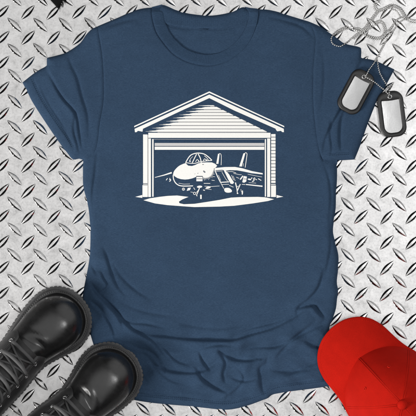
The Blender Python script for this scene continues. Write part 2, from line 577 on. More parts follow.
def grid_cut(poly, zfun, step, name, mat, parent, skirt=0.12, holes=None):
    """heightfield sheet cut to an outline, with the cloth's edge closed down to its underside"""
    p = np.array(poly)
    x0, y0 = p.min(0) - 2 * step; x1, y1 = p.max(0) + 2 * step
    xs = np.arange(x0, x1, step); ys = np.arange(y0, y1, step)
    X, Y = np.meshgrid(xs, ys)
    d, s, t = seg_dist(X, Y, poly)
    S = np.where(inside(X, Y, poly), d, -d)
    S[np.abs(S) < 1e-4] = 1e-4
    vid = {}; vx = []

    def gv(i, j):
        k = (i, j)
        if k not in vid:
            vid[k] = len(vx); vx.append((X[i, j], Y[i, j]))
        return vid[k]

    def ev(i, j, k, l):
        q = ((i, j), (k, l)) if (i, j) < (k, l) else ((k, l), (i, j))
        if q not in vid:
            (a, b), (c, e) = q
            f = S[a, b] / (S[a, b] - S[c, e])
            vid[q] = len(vx)
            vx.append((X[a, b] + f * (X[c, e] - X[a, b]), Y[a, b] + f * (Y[c, e] - Y[a, b])))
        return vid[q]

    faces = []; rim = []
    ny, nx = S.shape
    pos = S > 0
    act = pos[:-1, :-1] | pos[1:, :-1] | pos[:-1, 1:] | pos[1:, 1:]
    for i, j in zip(*np.nonzero(act)):
        c = [(i, j), (i + 1, j), (i + 1, j + 1), (i, j + 1)]
        if all(pos[q] for q in c):
            faces.append([gv(*q) for q in c]); continue
        out = []; cut = []
        for n in range(4):
            a = c[n]; b = c[(n + 1) % 4]
            if pos[a]:
                out.append(gv(*a))
            if pos[a] != pos[b]:
                e = ev(*a, *b); out.append(e); cut.append((e, pos[a]))
        if len(out) >= 3:
            faces.append(out)
            if len(cut) == 2:
                u = [e for e, q in cut if q][0]; w = [e for e, q in cut if not q][0]
                rim.append((u, w))
    A = np.array(vx)
    z = zfun(A[:, 0], A[:, 1])
    verts = [P(a, b, c) for (a, b), c in zip(A, z)]
    if skirt is not None:
        low = {}
        for (u, w) in rim:
            for q in (u, w):
                if q not in low:
                    low[q] = len(verts)
                    zz = skirt if not callable(skirt) else skirt(A[q, 0], A[q, 1])
                    verts.append(P(A[q, 0], A[q, 1], min(zz, z[q] - 0.3)))
        faces += [[u, low[u], low[w], w][::-1] for (u, w) in rim]
    o = link(name, verts, faces, mat, parent, True)
    if rim:
        key = {(min(a, b), max(a, b)) for a, b in rim}
        for e in o.data.edges:
            if (min(e.vertices), max(e.vertices)) in key:
                e.use_edge_sharp = True
    return o


shirt = thing('t_shirt', 'navy blue heather crew neck t-shirt printed with a white jet in a garage', 't-shirt')

body_free = L_SIDE + HEM + R_SIDE
body_poly = L_SHOULDER[::-1][:0] + COLLAR_OUT + R_SHOULDER[::-1] + SEAM_R + [(329, 151), (337.6, 151)] + R_SIDE[::-1] + HEM[::-1] + L_SIDE[::-1] + SEAM_L[::-1] + L_SHOULDER[::-1]


def zmulti(frees, **kw):
    def f(X, Y):
        free_d = None
        for fr in frees:
            d, s, t = seg_dist(X, Y, fr, False)
            free_d = d if free_d is None else np.minimum(free_d, d)
        e = (1 - np.exp(-free_d / kw.get('edge', 2.4))) ** 0.7
        z = 0.5 + kw.get('base', T_CLOTH) * e
        a, b = wav(X, Y); c = calm(X, Y); far = np.clip(free_d / 8, 0.25, 1)
        z = z + (fold_height(X, Y) + rumple(X, Y) + 0.75 * a + 0.35 * b) * c * far
        if 'extra' in kw:
            z = z + kw['extra'](X, Y)
        return np.maximum(z, 0.35)
    return f


def under_sleeve(X, Y):
    # the body sinks where the right sleeve lies over it; a small drop along the collar seam
    h = -2.2 * np.exp(-((np.maximum(np.abs(X - 332) - 5, 0)) / 5.0) ** 2 - ((Y - 158) / 5.5) ** 2)
    d, s, t = seg_dist(X, Y, COLLAR_OUT, False)
    return h - 0.75 * np.exp(-(d / 0.9) ** 2)


FREE_ALL = [L_SIDE, HEM, R_SIDE, L_SHOULDER, R_SHOULDER]
body_z = zmulti(FREE_ALL, extra=under_sleeve)
BODY = grid_cut(body_poly, body_z, 1.0, 'body', NAVY, shirt)


def left_extra(X, Y):
    # the rolled upper layer stands above the lower one, stepping down along the crease
    d, s, t = seg_dist(X, Y, [(46.5, 50), (47, 66), (49, 72), (58, 90), (65, 100.5), (72, 108), (77, 116), (79.5, 131), (82.5, 150)], False)
    sd = -d * s
    fade = np.clip(1 - t, 0, 1) ** 0.7
    return 2.6 * fade * (1 / (1 + np.exp(-sd / 0.45))) * np.exp(-np.maximum(sd, 0) / 26.0)


def right_extra(X, Y):
    d, s, t = seg_dist(X, Y, [(361.2, 40), (361, 58), (355, 76), (347, 96), (338, 114), (329, 130), (325, 141)], False)
    sd = d * s
    fade = np.clip(1 - t, 0, 1) ** 0.7
    up = 2.4 * fade * (1 / (1 + np.exp(-sd / 0.45))) * np.exp(-np.maximum(sd, 0) / 22.0)
    # cuff lies over the body's side
    return up + 1.6 * np.exp(-((X - 330) / 12.0) ** 2 - ((Y - 155) / 9.0) ** 2)


def stitch_rows(line, zf, parent, gaps=(0.0, 2.0)):
    mb = MB()
    for g_ in gaps:
        q = spline(line, 1.0)
        t = np.gradient(q, axis=0); t /= np.linalg.norm(t, axis=1)[:, None]
        q = q + np.stack([-t[:, 1], t[:, 0]], 1) * g_
        z = zf(q[:, 0], q[:, 1])
        for i in range(0, len(q) - 2, 2):
            mb.tube([P(q[i, 0], q[i, 1], z[i] + 0.05), P((q[i, 0] + q[i + 1, 0]) / 2, (q[i, 1] + q[i + 1, 1]) / 2, (z[i] + z[i + 1]) / 2 + 0.2), P(q[i + 1, 0], q[i + 1, 1], z[i + 1] + 0.05)], 0.24 * U, 5)
    return mb.build('hem_stitching', NAVY_RIB, parent)


FREE_SL = [L_SLEEVE_TOP, L_SLEEVE_LOW, L_HEM, L_SHOULDER]
FREE_SR = [R_HEM, R_SLEEVE_EDGE, R_SLEEVE_TOP2, R_SLEEVE_TOP, R_SHOULDER]
sl_z = zmulti(FREE_SL, extra=left_extra)
sr_z = zmulti(FREE_SR, extra=right_extra)
SL_POLY = L_SLEEVE_TOP + L_SLEEVE_LOW + L_HEM + SEAM_L[::-1]
SR_POLY = SEAM_R + R_HEM + R_SLEEVE_EDGE + R_SLEEVE_TOP2 + R_SLEEVE_TOP
SLV = grid_cut(SL_POLY, sl_z, 1.0, 'sleeve', NAVY, shirt)
SRV = grid_cut(SR_POLY, sr_z, 1.0, 'sleeve', NAVY, shirt)
stitch_rows(HEM_LINE, body_z, BODY)
stitch_rows(HEM_LINE_LS, sl_z, SLV)
stitch_rows(HEM_LINE_RS, sr_z, SRV)


def collar_z(X, Y):
    d, s, t = seg_dist(X, Y, COLLAR_IN, False)
    do, so, to = seg_dist(X, Y, COLLAR_OUT, False)
    rib = 0.10 * np.sin(to * 2 * np.pi * 150)
    top = np.clip((Y - 3.5) / 9.0, 0.45, 1)
    w_ = d / np.maximum(d + do, 1e-3)
    return (3.0 + np.where(Y < 26, 0.8, 0.15) * (1 - np.exp(-d / 0.7)) + 2.0 * w_ + 0.75 * (1 - np.exp(-do / 1.0)) + rib) * top


collar_poly = COLLAR_OUT + [(250, 8.2), (244, 7)] + COLLAR_IN[::-1] + [(163, 4.6), (157, 6.2)]
grid_cut([(207 + (x - 207) * 1.008, y + (y - 20) * 0.012) for x, y in collar_poly], collar_z, 0.7, 'collar', NAVY_RIB, shirt)
BACK_TOP = sm([(160, 6.2), (163, 4.9), (169, 7), (176.5, 10.3), (190, 13.8), (208, 15.6), (220, 14.6), (230, 12.4), (240, 8.2), (243.5, 7.2), (249, 9.5)])
BACK_LINE = sm([(160, 21), (166, 24.2), (178, 27), (192, 28.2), (210, 28.8), (225, 28), (239, 25), (247, 20.5), (252, 18)])
grid_cut(BACK_TOP + BACK_LINE[::-1], lambda X, Y: 0.6 + 3.6 * (1 - np.exp(-seg_dist(X, Y, BACK_TOP, False)[0] / 1.6)) - 0.9 * np.exp(-(seg_dist(X, Y, BACK_LINE, False)[0] / 0.9) ** 2)
         + 0.10 * np.sin(X * 3.1), 0.7, 'back_collar', NAVY_RIB, shirt)
bp = sm([(158, 22), (166, 25.0), (178, 27.8), (192, 29), (210, 29.5), (225, 28.8), (239, 25.8), (247, 21.5), (254, 20)])
grid_cut([(x, y - 5.5) for x, y in bp] + [(253, 22), (251, 42), (230, 58), (206, 63), (182, 58), (160, 38)],
         lambda X, Y: 2.75 + 0.3 * wav(X * 1.8, Y * 2.2)[0] - 0.5 * np.exp(-(seg_dist(X, Y, bp, False)[0] / 1.0) ** 2) + 0.7 * np.exp(-((Y - 33 - 0.12 * (X - 180)) / 3.5) ** 2) * np.exp(-((X - 183) / 9.0) ** 2), 0.9, 'back_panel', NAVY, shirt)
# small folded neck label edge showing as a dark slit under the back collar
lab = MB()
lab.tube([P(193, 28.2, 3.0), P(200, 29.0, 3.0), P(208, 29.6, 3.0)], 0.45 * U, 6)
lab.build('neck_tape', NAVY_RIB, shirt)

# ------------------------------------------------------------ print
PZ = 0.5 + T_CLOTH + 0.08
_lay = [0]


class Ink:
    def __init__(s):
        s.v = []; s.f = []; s.m = []

    def poly(s, pts, mi=0):
        _lay[0] += 1
        z = PZ + 0.005 * (_lay[0] % 40) + (0.21 if mi == 2 else 0.0)
        n = len(s.v)
        tri = tessellate_polygon([[Vector((x, y, 0)) for x, y in pts]])
        s.v += [P(x, y, z) for x, y in pts]
        for t in tri:
            a, b, c = (pts[i] for i in t)
            cr = (b[0] - a[0]) * (c[1] - a[1]) - (b[1] - a[1]) * (c[0] - a[0])
            t = t if cr < 0 else t[::-1]
            s.f.append(tuple(n + i for i in t)); s.m.append(mi)

    def line(s, pts, w, mi=0, w1=None):
        """stroke along a polyline; w1 = width at the far end"""
        p = np.array(pts, float); n = len(p)
        L = []; Rr = []
        for i in range(n):
            t = p[min(i + 1, n - 1)] - p[max(i - 1, 0)]
            t = t / max(np.linalg.norm(t), 1e-9)
            nn = np.array([-t[1], t[0]])
            ww = w if w1 is None else w + (w1 - w) * i / (n - 1)
            L.append(tuple(p[i] + nn * ww / 2)); Rr.append(tuple(p[i] - nn * ww / 2))
        s.poly(L + Rr[::-1], mi)

    def curve(s, pts, w, mi=0, w1=None):
        s.line([tuple(q) for q in spline(pts, 0.8)], w, mi, w1)

    def blob(s, cx, cy, rx, ry, a=0, mi=0, n=16):
        ca, sa = math.cos(R(a)), math.sin(R(a))
        s.poly([(cx + rx * math.cos(2 * math.pi * k / n) * ca - ry * math.sin(2 * math.pi * k / n) * sa,
                 cy + rx * math.cos(2 * math.pi * k / n) * sa + ry * math.sin(2 * math.pi * k / n) * ca) for k in range(n)], mi)

    def ring(s, cx, cy, r, w):
        s.line([(cx + r * math.cos(2 * math.pi * k / 14), cy + r * math.sin(2 * math.pi * k / 14)) for k in range(15)], w)

    def rect(s, x0, y0, x1, y1, mi=0):
        s.poly([(x0, y0), (x1, y0), (x1, y1), (x0, y1)], mi)

    def build(s, name, parent):
        return link(name, s.v, s.f, None, parent, False, [INK, INK_GREY, INK_LINE], s.m)


g = Ink()
# roof edge: thin line, then the broad barge board with its notched feet
g.poly([(134.4, 126.1), (209.3, 91.6), (284.0, 126.1), (284.2, 127.5), (209.3, 93.1), (134.3, 127.5)])
g.poly([(134.7, 129.0), (209.3, 94.7), (283.6, 128.9), (283.8, 132.3), (282, 132.2), (280.9, 131.0), (277, 131.4), (275.9, 130), (275.4, 128.8),
        (234, 110.6), (209.3, 98.3), (182, 110.6), (143.1, 128.9), (142.6, 131.8), (139.4, 131.2), (138, 131), (136.8, 132.2), (135.1, 132.4)])
# gable boards, each tapering off to the left into the eave's drawn shadow
cuts = [105.0, 106.6, 109.8, 112.6, 115.8, 118.9, 122.2, 125.7, 129.1, 132.3]
for a, b in zip(cuts[:-1], cuts[1:]):
    y0 = a + 0.4; y1 = b - 0.4
    xl = lambda y: 206.8 - (y - 105) * 2.05
    xr = lambda y: 212.5 + (y - 105) * 2.03
    ym = y0 * 0.35 + y1 * 0.65
    g.poly([(xl(y0) + 5.0, y0), (xr(y0), y0), (xr(y1), y1), (xl(y1) + 1.5, y1), (xl(y1) - 2.0, y1 - 0.2), (xl(y1) + 1.0, y1 - 0.7), (xl(ym) - 1.2, ym), (xl(ym) + 2.6, ym - 0.55)])
    g.line([(xl(y1) + 2.4, y1 - 0.5), (xl(y1) - 6.0, y1 - 0.35)], 0.55, 0, 0.1)
    g.line([(xl(ym) + 2.4, ym - 0.2), (xl(ym) - 4.0, ym - 0.1)], 0.5, 0, 0.1)
    g.line([(xl(y0) + 5.2, y0 + 0.3), (xl(y0) - 0.5, y0 + 0.3)], 0.4, 0, 0.1)
    g.line([(xl(y1) + 6, b), (xr(b) - 1.5, b)], 0.36, 1)
# header, door track and rolled door
g.rect(148.4, 132.9, 270.4, 138.0)
g.line([(154, 139.4), (264, 139.4)], 0.3, 1)
g.rect(154.8, 143.1, 264.2, 146.1, 1)
g.rect(154.8, 146.8, 264.2, 149.9)
# posts
g.rect(143.2, 134.6, 147.6, 183.3); g.rect(143.2, 183.9, 147.6, 184.6); g.rect(142.6, 185.2, 147.7, 197.0)
g.rect(148.5, 138.6, 151.0, 197.0); g.rect(152.3, 139.2, 153.7, 196.7)
g.line([(148.05, 135), (148.05, 196.8)], 0.5, 1)
g.rect(264.7, 139.2, 265.9, 196.6); g.rect(267.0, 138.6, 270.1, 197.0)
yy = 134.2
while yy < 182.5:
    g.rect(271.0, yy, 275.4, min(yy + 2.75, 183.0)); yy += 3.33
g.rect(270.8, 184.0, 275.5, 184.8); g.rect(270.9, 185.5, 275.8, 197.0)
# lit ground in front of the garage
g.poly([(135.4, 196.9), (142.4, 195.0), (142.4, 197.9)])
g.poly([(276.4, 198.0), (276.4, 195.0), (283.2, 196.7)])
g.poly([(143.6, 200.2), (150, 198.3), (160, 196.8), (168, 195.9), (177, 195.5), (188.6, 196.9), (182.5, 199.4), (179, 201.6), (179.5, 203.2), (184, 204.2), (194.5, 203.8), (207, 201.9),
        (219.5, 199.9), (231, 197.6), (240, 197.1), (258, 196.9), (265, 197.3), (274, 199.2), (268, 201.0), (252.8, 203.4), (234, 205.8), (219.5, 206.6), (194.5, 207.1), (182, 206.2), (167.5, 205.1), (155, 203.4)])
gp = g.build('garage_print', shirt)

j = Ink()
# nose and cockpit sides
j.poly([tuple(q) for q in spline([(173.2, 174.6), (173.6, 172.4), (175.3, 169.6), (179.4, 165.8), (185.5, 163.2), (186.4, 164.0)], 0.7)] +
       [(188.2, 165.7), (191.9, 166.1), (195.2, 165.1), (198.2, 163.5), (202.5, 162.6), (207, 162.4), (211.9, 162.5), (215, 163.8), (217.2, 165.8), (215.6, 167.6), (214.0, 169.4), (213.0, 171.6),
        (212.2, 173.6), (211.2, 175.4), (209.6, 176.8), (207.6, 177.6), (205.4, 178.0), (203.4, 177.6),
        (202.5, 176.0), (196.2, 176.0), (196.2, 176.9), (192.5, 178.4), (188.5, 179.3), (185, 179.6), (181, 179.2), (177.5, 178.1), (174.8, 176.4)])
j.curve([(173.3, 174.8), (173.5, 178.6), (175.2, 182.4), (178.2, 185.0), (182, 186.0), (187, 186.1), (193, 185.9)], 0.95)
j.rect(196.4, 176.9, 202.5, 181.3); j.line([(196.6, 178.9), (202.3, 178.9)], 0.5, 2); j.line([(196.4, 176.5), (202.6, 176.5)], 0.45, 2)
j.blob(204.4, 172.0, 1.1, 0.6, 35, 2); j.blob(203.6, 171.1, .5, .4, 0, 2); j.blob(197.8, 173.4, .6, .22, -15, 2); j.blob(194.9, 174.0, .3, .2, 0, 2); j.blob(203, 164.6, .8, .3, 10, 2)
for a_ in range(14):
    th = R(-6 + a_ * 8.2); c_, s_ = math.cos(th), math.sin(th); l_ = (2.6, 1.4, 2.0)[a_ % 3]
    j.line([(204.8 + 7.2 * c_, 171.8 + 5.8 * s_), (204.8 + (8.0 + l_) * c_, 171.8 + (6.4 + l_) * s_)], 0.62, 0, 0.14)
# canopy
j.curve([(185.6, 162.8), (188.7, 157.6), (191.9, 154.6), (197.5, 153.2), (203.7, 154.0), (208.1, 156.8), (211.9, 160.4)], 0.95)
j.curve([(196.6, 154.2), (194.4, 158.5), (192.3, 162.8)], 0.85); j.curve([(198.1, 154.0), (200.3, 158.2), (201.3, 163.0)], 0.95)
j.curve([(185.9, 162.7), (190, 163.3), (195, 163.4), (199, 162.2), (205, 161.2), (211.9, 160.5)], 0.7)
j.curve([(189.4, 161.6), (190.8, 158.6), (193.0, 156.4)], 0.6, 0, 0.25); j.curve([(195.6, 162.0), (197.3, 159.4), (199.0, 161.6)], 0.55)
j.curve([(203.2, 161.2), (204.6, 158.8), (206.4, 160.6)], 0.6); j.curve([(204.4, 155.8), (207, 158.2), (208.6, 160.4)], 0.55)
j.blob(190.0, 161.3, .9, .6, 0); j.blob(198.6, 161.0, .7, .5, 0); j.blob(206.6, 160.0, .8, .5, 0)
# fins
j.poly([(216.2, 163.9), (218.0, 154.0), (219.6, 153.6), (218.4, 163.9)]); j.curve([(219.4, 153.5), (221.0, 154.5), (221.3, 159), (221.1, 165.2)], 0.55)
j.poly([(239.2, 166.4), (243.3, 153.6), (245.4, 152.9), (241.7, 166.7)]); j.curve([(245.2, 152.7), (246.9, 153.6), (246.5, 158), (245.1, 167.6)], 0.65)
j.line([(242.9, 166.6), (243.6, 163.4)], 0.35)
# right wing upper surface
j.poly([(213.6, 168.6), (215.6, 168.0), (225, 167.1), (235, 167.0), (242.5, 168.4), (252, 171.2), (262.6, 173.2), (262.6, 174.5), (251.2, 173.2), (243.7, 171.6), (237, 170.4), (230, 170.2), (226, 170.7), (222, 169.9), (217.5, 170.2), (215.0, 170.4)])
j.line([(227, 171.8), (232, 171.6), (236, 173.0)], 0.45)
# intake
j.curve([(214.9, 170.2), (217.3, 176), (220.6, 182.6)], 0.95); j.line([(220.4, 182.4), (229, 181.9)], 0.9); j.line([(221.4, 184.6), (229, 184.3)], 0.45); j.line([(220.8, 183), (223.8, 188.6)], 0.5)
j.poly([(223.4, 169.8), (225.6, 170.6), (228.9, 174.2), (231.5, 178.6), (234, 182.6), (232.8, 184.0), (230.6, 183.8), (228.2, 179.6), (226, 175)])
j.line([(231.5, 175.2), (233.6, 180.2)], 0.45); j.line([(233, 176), (235.2, 181.0)], 0.35)
j.poly([tuple(q) for q in spline([(224.2, 188.8), (226.4, 187.9), (229.4, 188.2), (231.8, 190.4), (231.2, 192.2), (227.4, 192.7), (224.8, 191.6)], 0.7, True)])
# main gear
j.line([(235.4, 182.6), (236.8, 188.4), (237.4, 194.0)], 1.1, 0, 0.7); j.line([(240.2, 184.2), (237.4, 190.6)], 0.9); j.line([(238.6, 186.0), (236.4, 187)], 0.5)
j.blob(237.5, 193.4, 0.8, 0.6); j.blob(242.3, 192.6, 0.65, 2.3, 4); j.line([(240.8, 189.2), (241.4, 192)], 0.4)
# stores under the wing
j.poly([(239.6, 179.2), (242.6, 175.4), (243.2, 176.6), (240.6, 180.0)])
j.poly([(243.6, 176.0), (246.8, 176.6), (246.2, 181.6), (244.0, 182.8), (242.2, 182.2)]); j.line([(243.4, 179.0), (246.4, 179.2)], 0.45, 2)
j.line([(245.8, 184.5), (254, 185.4), (262.4, 186.3)], 0.9, 0, 1.3)
for (x, y, rx, ry, a) in [(249.4, 179.4, 1.9, .75, 10), (251.6, 178.2, .9, .5, -40), (254.2, 179.0, 1.0, 1.5, 20), (253.0, 181.2, 1.3, .5, -20), (256.2, 179.6, .8, .4, 30), (259.0, 179.2, 1.3, .45, 25), (260.6, 180.2, .8, .4, 10)]:
    j.blob(x, y, rx, ry, a)
j.blob(254.3, 179.1, .35, .8, 20, 2)
# nose gear and under-fuselage details
j.ring(183.5, 189.2, 1.15, 0.6); j.blob(183.5, 189.2, .4, .4)
j.poly([(186.8, 190.9), (187.8, 188.0), (191.0, 187.6), (189.9, 190.2)]); j.line([(193.6, 187.6), (195.0, 189.8)], 0.55)
j.blob(199.6, 186.8, 2.7, 1.15, -4); j.line([(203.8, 183.4), (210.2, 183.5)], 0.55); j.blob(208.2, 187.6, 2.6, 0.95, -12)
j.line([(199.4, 188.2), (198.2, 191.4), (196.4, 195.6)], 1.0, 0, 0.7); j.ring(194.6, 193.4, 1.2, 0.55); j.line([(199.0, 189.4), (196.2, 192.8)], 0.5)
j.rect(200.2, 194.8, 201.7, 199.0); j.blob(197, 195.9, .5, .4)
# left wing and its pylon
j.line([(155.0, 177.5), (164, 175.2), (171.8, 172.7)], 0.5, 0, 1.5)
j.line([(166.2, 180.3), (167.6, 178.3)], 0.7); j.blob(170.2, 179.8, 1.0, 0.6, 40); j.blob(170.0, 181.2, 0.9, 0.4, -30); j.line([(169.6, 178.0), (171.2, 180.4)], 0.45)
j.line([(204.5, 186.2), (211, 186.6), (219.5, 186.0)], 0.4); j.line([(211.6, 180.2), (214.6, 180.6)], 0.45); j.line([(212.6, 176.6), (214.9, 176.8)], 0.4)
j.line([(216.2, 171.2), (222.6, 171.0)], 0.45); j.line([(218.4, 175.2), (220.8, 180.6)], 0.35); j.line([(221.9, 172.2), (225.6, 178.8), (227.6, 181.2)], 0.4)
j.line([(229.2, 185.4), (233.4, 187.2)], 0.5); j.line([(233.4, 173.4), (238.8, 174.6), (241.6, 174.8)], 0.4); j.line([(236.2, 177.2), (239.0, 178.4)], 0.45); j.line([(241.8, 184.4), (245.2, 184.6)], 0.5)
j.line([(247.6, 174.2), (255, 175.8), (262, 177.0)], 0.35); j.line([(248.6, 182.6), (256, 183.2)], 0.35); j.line([(190.6, 192.0), (193.2, 192.4)], 0.4); j.blob(204.0, 190.2, 1.1, .45, 15)
j.line([(178.6, 183.2), (184, 184.2), (190, 184.0)], 0.35); j.line([(205, 188.8), (211.5, 189.6)], 0.35)
jp = j.build('jet_print', shirt)


# ------------------------------------------------------------ boots
def interp(tab, t):
    tab = np.array(tab, float)
    return [np.interp(t, tab[:, 0], tab[:, k]) for k in range(1, tab.shape[1])]


def smooth_tab(tab, n=140):
    tab = np.array(tab, float)
    p = spline([tuple(r) for r in tab], 1.0)
    return p


SOLE_IN = [(36.6, 0.0), (35.6, 8.5), (33, 16.0), (27, 24.6), (18, 31.0), (8, 34.2), (-4, 33.8), (-14, 31.2), (-26, 27.2), (-39, 24.0), (-52, 24.2), (-71, 26.4), (-90, 27.0), (-108, 27.6), (-122, 26.0), (-133, 20), (-139, 10), (-141, 0)]
SOLE_OUT = [(36.6, 0.0), (35.6, 8.5), (33, 16.2), (27, 24.8), (18, 31.0), (8, 34.0), (-4, 34.2), (-16, 33.0), (-30, 30.4), (-46, 27.0), (-58, 25.4), (-75, 25.6), (-95, 27.4), (-110, 28.0), (-122, 26.4), (-133, 20.4), (-139, 10), (-141, 0)]


def stretch(tab):
    return [(y if y > -71 else -71 + (y + 71) * 1.22, w_) for y, w_ in tab]


def outline(step=0.6):
    right = [(w, y) for y, w in np.array(sm(stretch(SOLE_IN), 1.0))]
    left = [(-w, y) for y, w in np.array(sm(stretch(SOLE_OUT), 1.0))[::-1]]
    return spline([tuple(p) for p in np.array(right + left[1:-1])], step, True)


def boot(origin, ang, mirror, label):
    """local frame: x across, y to the toe, z up; origin under the centre of the toe"""
    root = thing('boot', label, 'boot', P(*origin, 0), 'pair of black boots')
    root.rotation_euler.z = ang
    mx = -1 if mirror else 1

    def G(x, y, z):
        return (x * U * mx, y * U, z * U)

    def strip(mb, rings):
        n = len(rings[0]); base = len(mb.v)
        for r in rings:
            mb.v += [G(*p) for p in r]
        for a in range(len(rings) - 1):
            for k in range(n):
                l = (k + 1) % n
                q = (base + a * n + k, base + a * n + l, base + (a + 1) * n + l, base + (a + 1) * n + k)
                mb.f.append(q if not mirror else q[::-1])

    # --- sole: lugged edge, bevelled top
    base = outline(0.5)
    N = len(base)
    t = np.roll(base, -1, 0) - np.roll(base, 1, 0); t /= np.linalg.norm(t, axis=1)[:, None]
    nrm = np.stack([t[:, 1], -t[:, 0]], 1)
    if np.sum(nrm * (base - base.mean(0))) < 0:
        nrm = -nrm
    k = np.arange(N)
    lugs = np.where((k % 9) < 6, 0.0, -0.75)                       # cleats cut into the edge
    ribs = 0.0 * k
    rings = []
    for (off, z, lg) in [(-6, 0.3, 0), (-0.3, 0.3, 1), (0, 1.2, 1), (0, 5.2, 1), (-0.5, 6.4, .6), (-1.6, 7.2, .2), (-2.1, 7.6, 0), (-2.3, 9.0, 0), (-2.6, 10.6, 0), (-3.4, 11.2, 0), (-12, 11.2, 0)]:
        q = base + nrm * (off + lg * (lugs + ribs))[:, None]
        rings.append([(a, b, z) for a, b in q])
    mb = MB(); strip(mb, rings)
    n = N
    mb.f.append(tuple(range(n)) if mirror else tuple(reversed(range(n))))
    s = mb.build('sole', RUBBER, root); sharp(s, 30)
    # --- welt: rounded ledge with a rib, and its stitching
    rings = []
    for (off, z) in [(-3.2, 11.0), (-3.0, 12.4), (-3.5, 13.2), (-4.2, 13.5), (-4.7, 13.1), (-5.2, 12.9), (-5.8, 13.3), (-6.6, 13.4), (-7.3, 12.7), (-7.8, 11.6), (-12, 11.3)]:
        q = base + nrm * off
        rings.append([(a, b, z) for a, b in q])
    mb = MB(); strip(mb, rings)
    welt = mb.build('welt', WELT, root)
    st = MB(); c = base - nrm * 5.2
    for i in range(0, N - 3, 5):
        a = c[i]; b = c[(i + 3) % N]
        st.tube([G(a[0], a[1], 13.0), G((a[0] + b[0]) / 2, (a[1] + b[1]) / 2, 13.45), G(b[0], b[1], 13.0)], 0.42 * U, 5)
    sto = st.build('stitching', THREAD, welt)

    # --- upper: lofted sections from the toe along the instep and up the shaft
    #        y centre, z bottom/centre, tilt, half width, up, down
    ST = [(28.4, 17, 0, 0.6, 1.0, 4, 0), (27.6, 17, 0, 6.0, 8, 5, 0), (25.6, 17, 0, 11.5, 13.2, 5, 0), (21.5, 17, 0, 17.6, 19.0, 5, 0), (15.5, 17, 0, 22.6, 24.0, 5, 0), (8, 17, 0, 26.2, 27.6, 5, 0), (-2, 17, 0, 27.6, 29.6, 5, -0.3),
          (-13, 17, 0, 26.6, 30.4, 5, -1.0), (-24, 17, 0, 24.6, 31.4, 5, -1.8), (-34, 17.5, 3, 22.8, 33.5, 5.5, -2.2), (-45, 19, 8, 21.8, 37, 7, -1.8), (-58, 22, 15, 22.0, 42, 10, -0.8), (-72, 28, 24, 22.8, 47, 17, 0), (-92, 34, 31, 23.6, 48, 24, 0),
          (-108, 48, 46, 24.4, 45, 36, 0), (-117, 60, 60, 25, 40, 36, 0), (-122, 73, 76, 25.2, 36, 34, 0), (-124, 86, 86, 25.6, 35, 32, 0)]
    S = spline(ST, 1.4)
    M = 72

    def U3(s, phi, off=0.0):
        """point of the upper at station s (0..1), angle phi (0 = right base, pi/2 = ridge)"""
        f = s * (len(S) - 1); i = min(int(f), len(S) - 2); w = f - i
        yc, zc, tl, hw, hu, hd, xs = S[i] * (1 - w) + S[i + 1] * w
        a = R(tl)
        ups = np.array([0, math.sin(a), math.cos(a)])
        c, sn = math.cos(phi), math.sin(phi)
        ex = 0.80
        X = (hw + off) * math.copysign(abs(c) ** ex, c)
        V = ((hu + off) * (abs(sn) ** 0.86) if sn >= 0 else -(hd) * (abs(sn) ** 0.5))
        p = np.array([X + xs, yc, zc]) + ups * V
        p[2] = max(p[2], 11.6)
        # vamp creases behind the toe and a dimple, broken leather folds
        if off < 3 and sn > 0:
            y = p[1]; x = p[0]
            g = math.exp(-((y + 22 + 0.012 * x * x + 0.10 * x) / 3.4) ** 2) * 2.1 * math.exp(-((x - 7) / 12.0) ** 2)
            g += math.exp(-((y + 15 - 0.35 * x) / 4.0) ** 2) * 1.6 * math.exp(-((x + 9) / 7.0) ** 2)
            g += math.exp(-((y + 27 - 0.25 * x) / 3.2) ** 2) * 2.2 * math.exp(-((x + 5) / 10.0) ** 2)
            g -= math.exp(-((y + 18.5 - 0.2 * x) / 3.0) ** 2) * 1.9 * math.exp(-((x + 4) / 11.0) ** 2)
            p[2] -= g
        return p

    ns = 120
    mb = MB(); v = []; f = []
    for i in range(ns + 1):
        for q in range(M):
            v.append(G(*U3(i / ns, 2 * math.pi * q / M)))
    for i in range(ns):
        for q in range(M):
            l = (q + 1) % M
            fc = (i * M + q, i * M + l, (i + 1) * M + l, (i + 1) * M + q)
            f.append(fc if mirror else fc[::-1])
    f.append(tuple(range(M)) if not mirror else tuple(reversed(range(M))))
    mb.add(v, f)
    up = mb.build('upper', LEATHER, root)
    # collar padding round the shaft's top
    cp = MB(); cp.tube([G(*U3(1.0, 2 * math.pi * q / M, 0.6)) for q in range(M)], 2.6 * U, 8, True)
    cp.build('ankle_collar', LEATHER_Q, root)

    ys = np.array([U3(s_, math.pi / 2)[1] for s_ in np.linspace(0, 1, 400)])

    def s_at(y):
        return float(np.interp(-y, -ys, np.linspace(0, 1, 400)))

    # --- quarters with their eyestays (two shells), edge thickness turned in
    def quarter(side):
        cols = 26; rows = 60
        qv = []; qf = []
        for r_ in range(rows + 1):
            for cidx in range(cols + 1):
                u = cidx / cols                                        # 0 at base, 1 at eyestay edge
                phi_top = R(62) + R(3) * math.sin(r_ / rows * 3)
                ph = R(-4) + (phi_top - R(-4)) * u
                sf = s_at(-33.5 + 5.5 * math.sin(u * math.pi * 0.85) ** 2 - 3.0 * (1 - u))      # curved leading edge
                if u > 0.86:
                    sf += 0.006 * ((u - 0.86) / 0.14) ** 2
                s_ = sf + (1.0 - sf) * r_ / rows
                e = min(1.0, r_ / 2.0, (cols - cidx) / 1.0 + 0.0) if (r_ < 2 or cidx > cols - 1) else 1.0
                off = 0.2 + 1.9 * max(0.0, e)
                pp = ph if side > 0 else math.pi - ph
                pt = U3(s_, pp, off)
                qv.append(G(*pt))
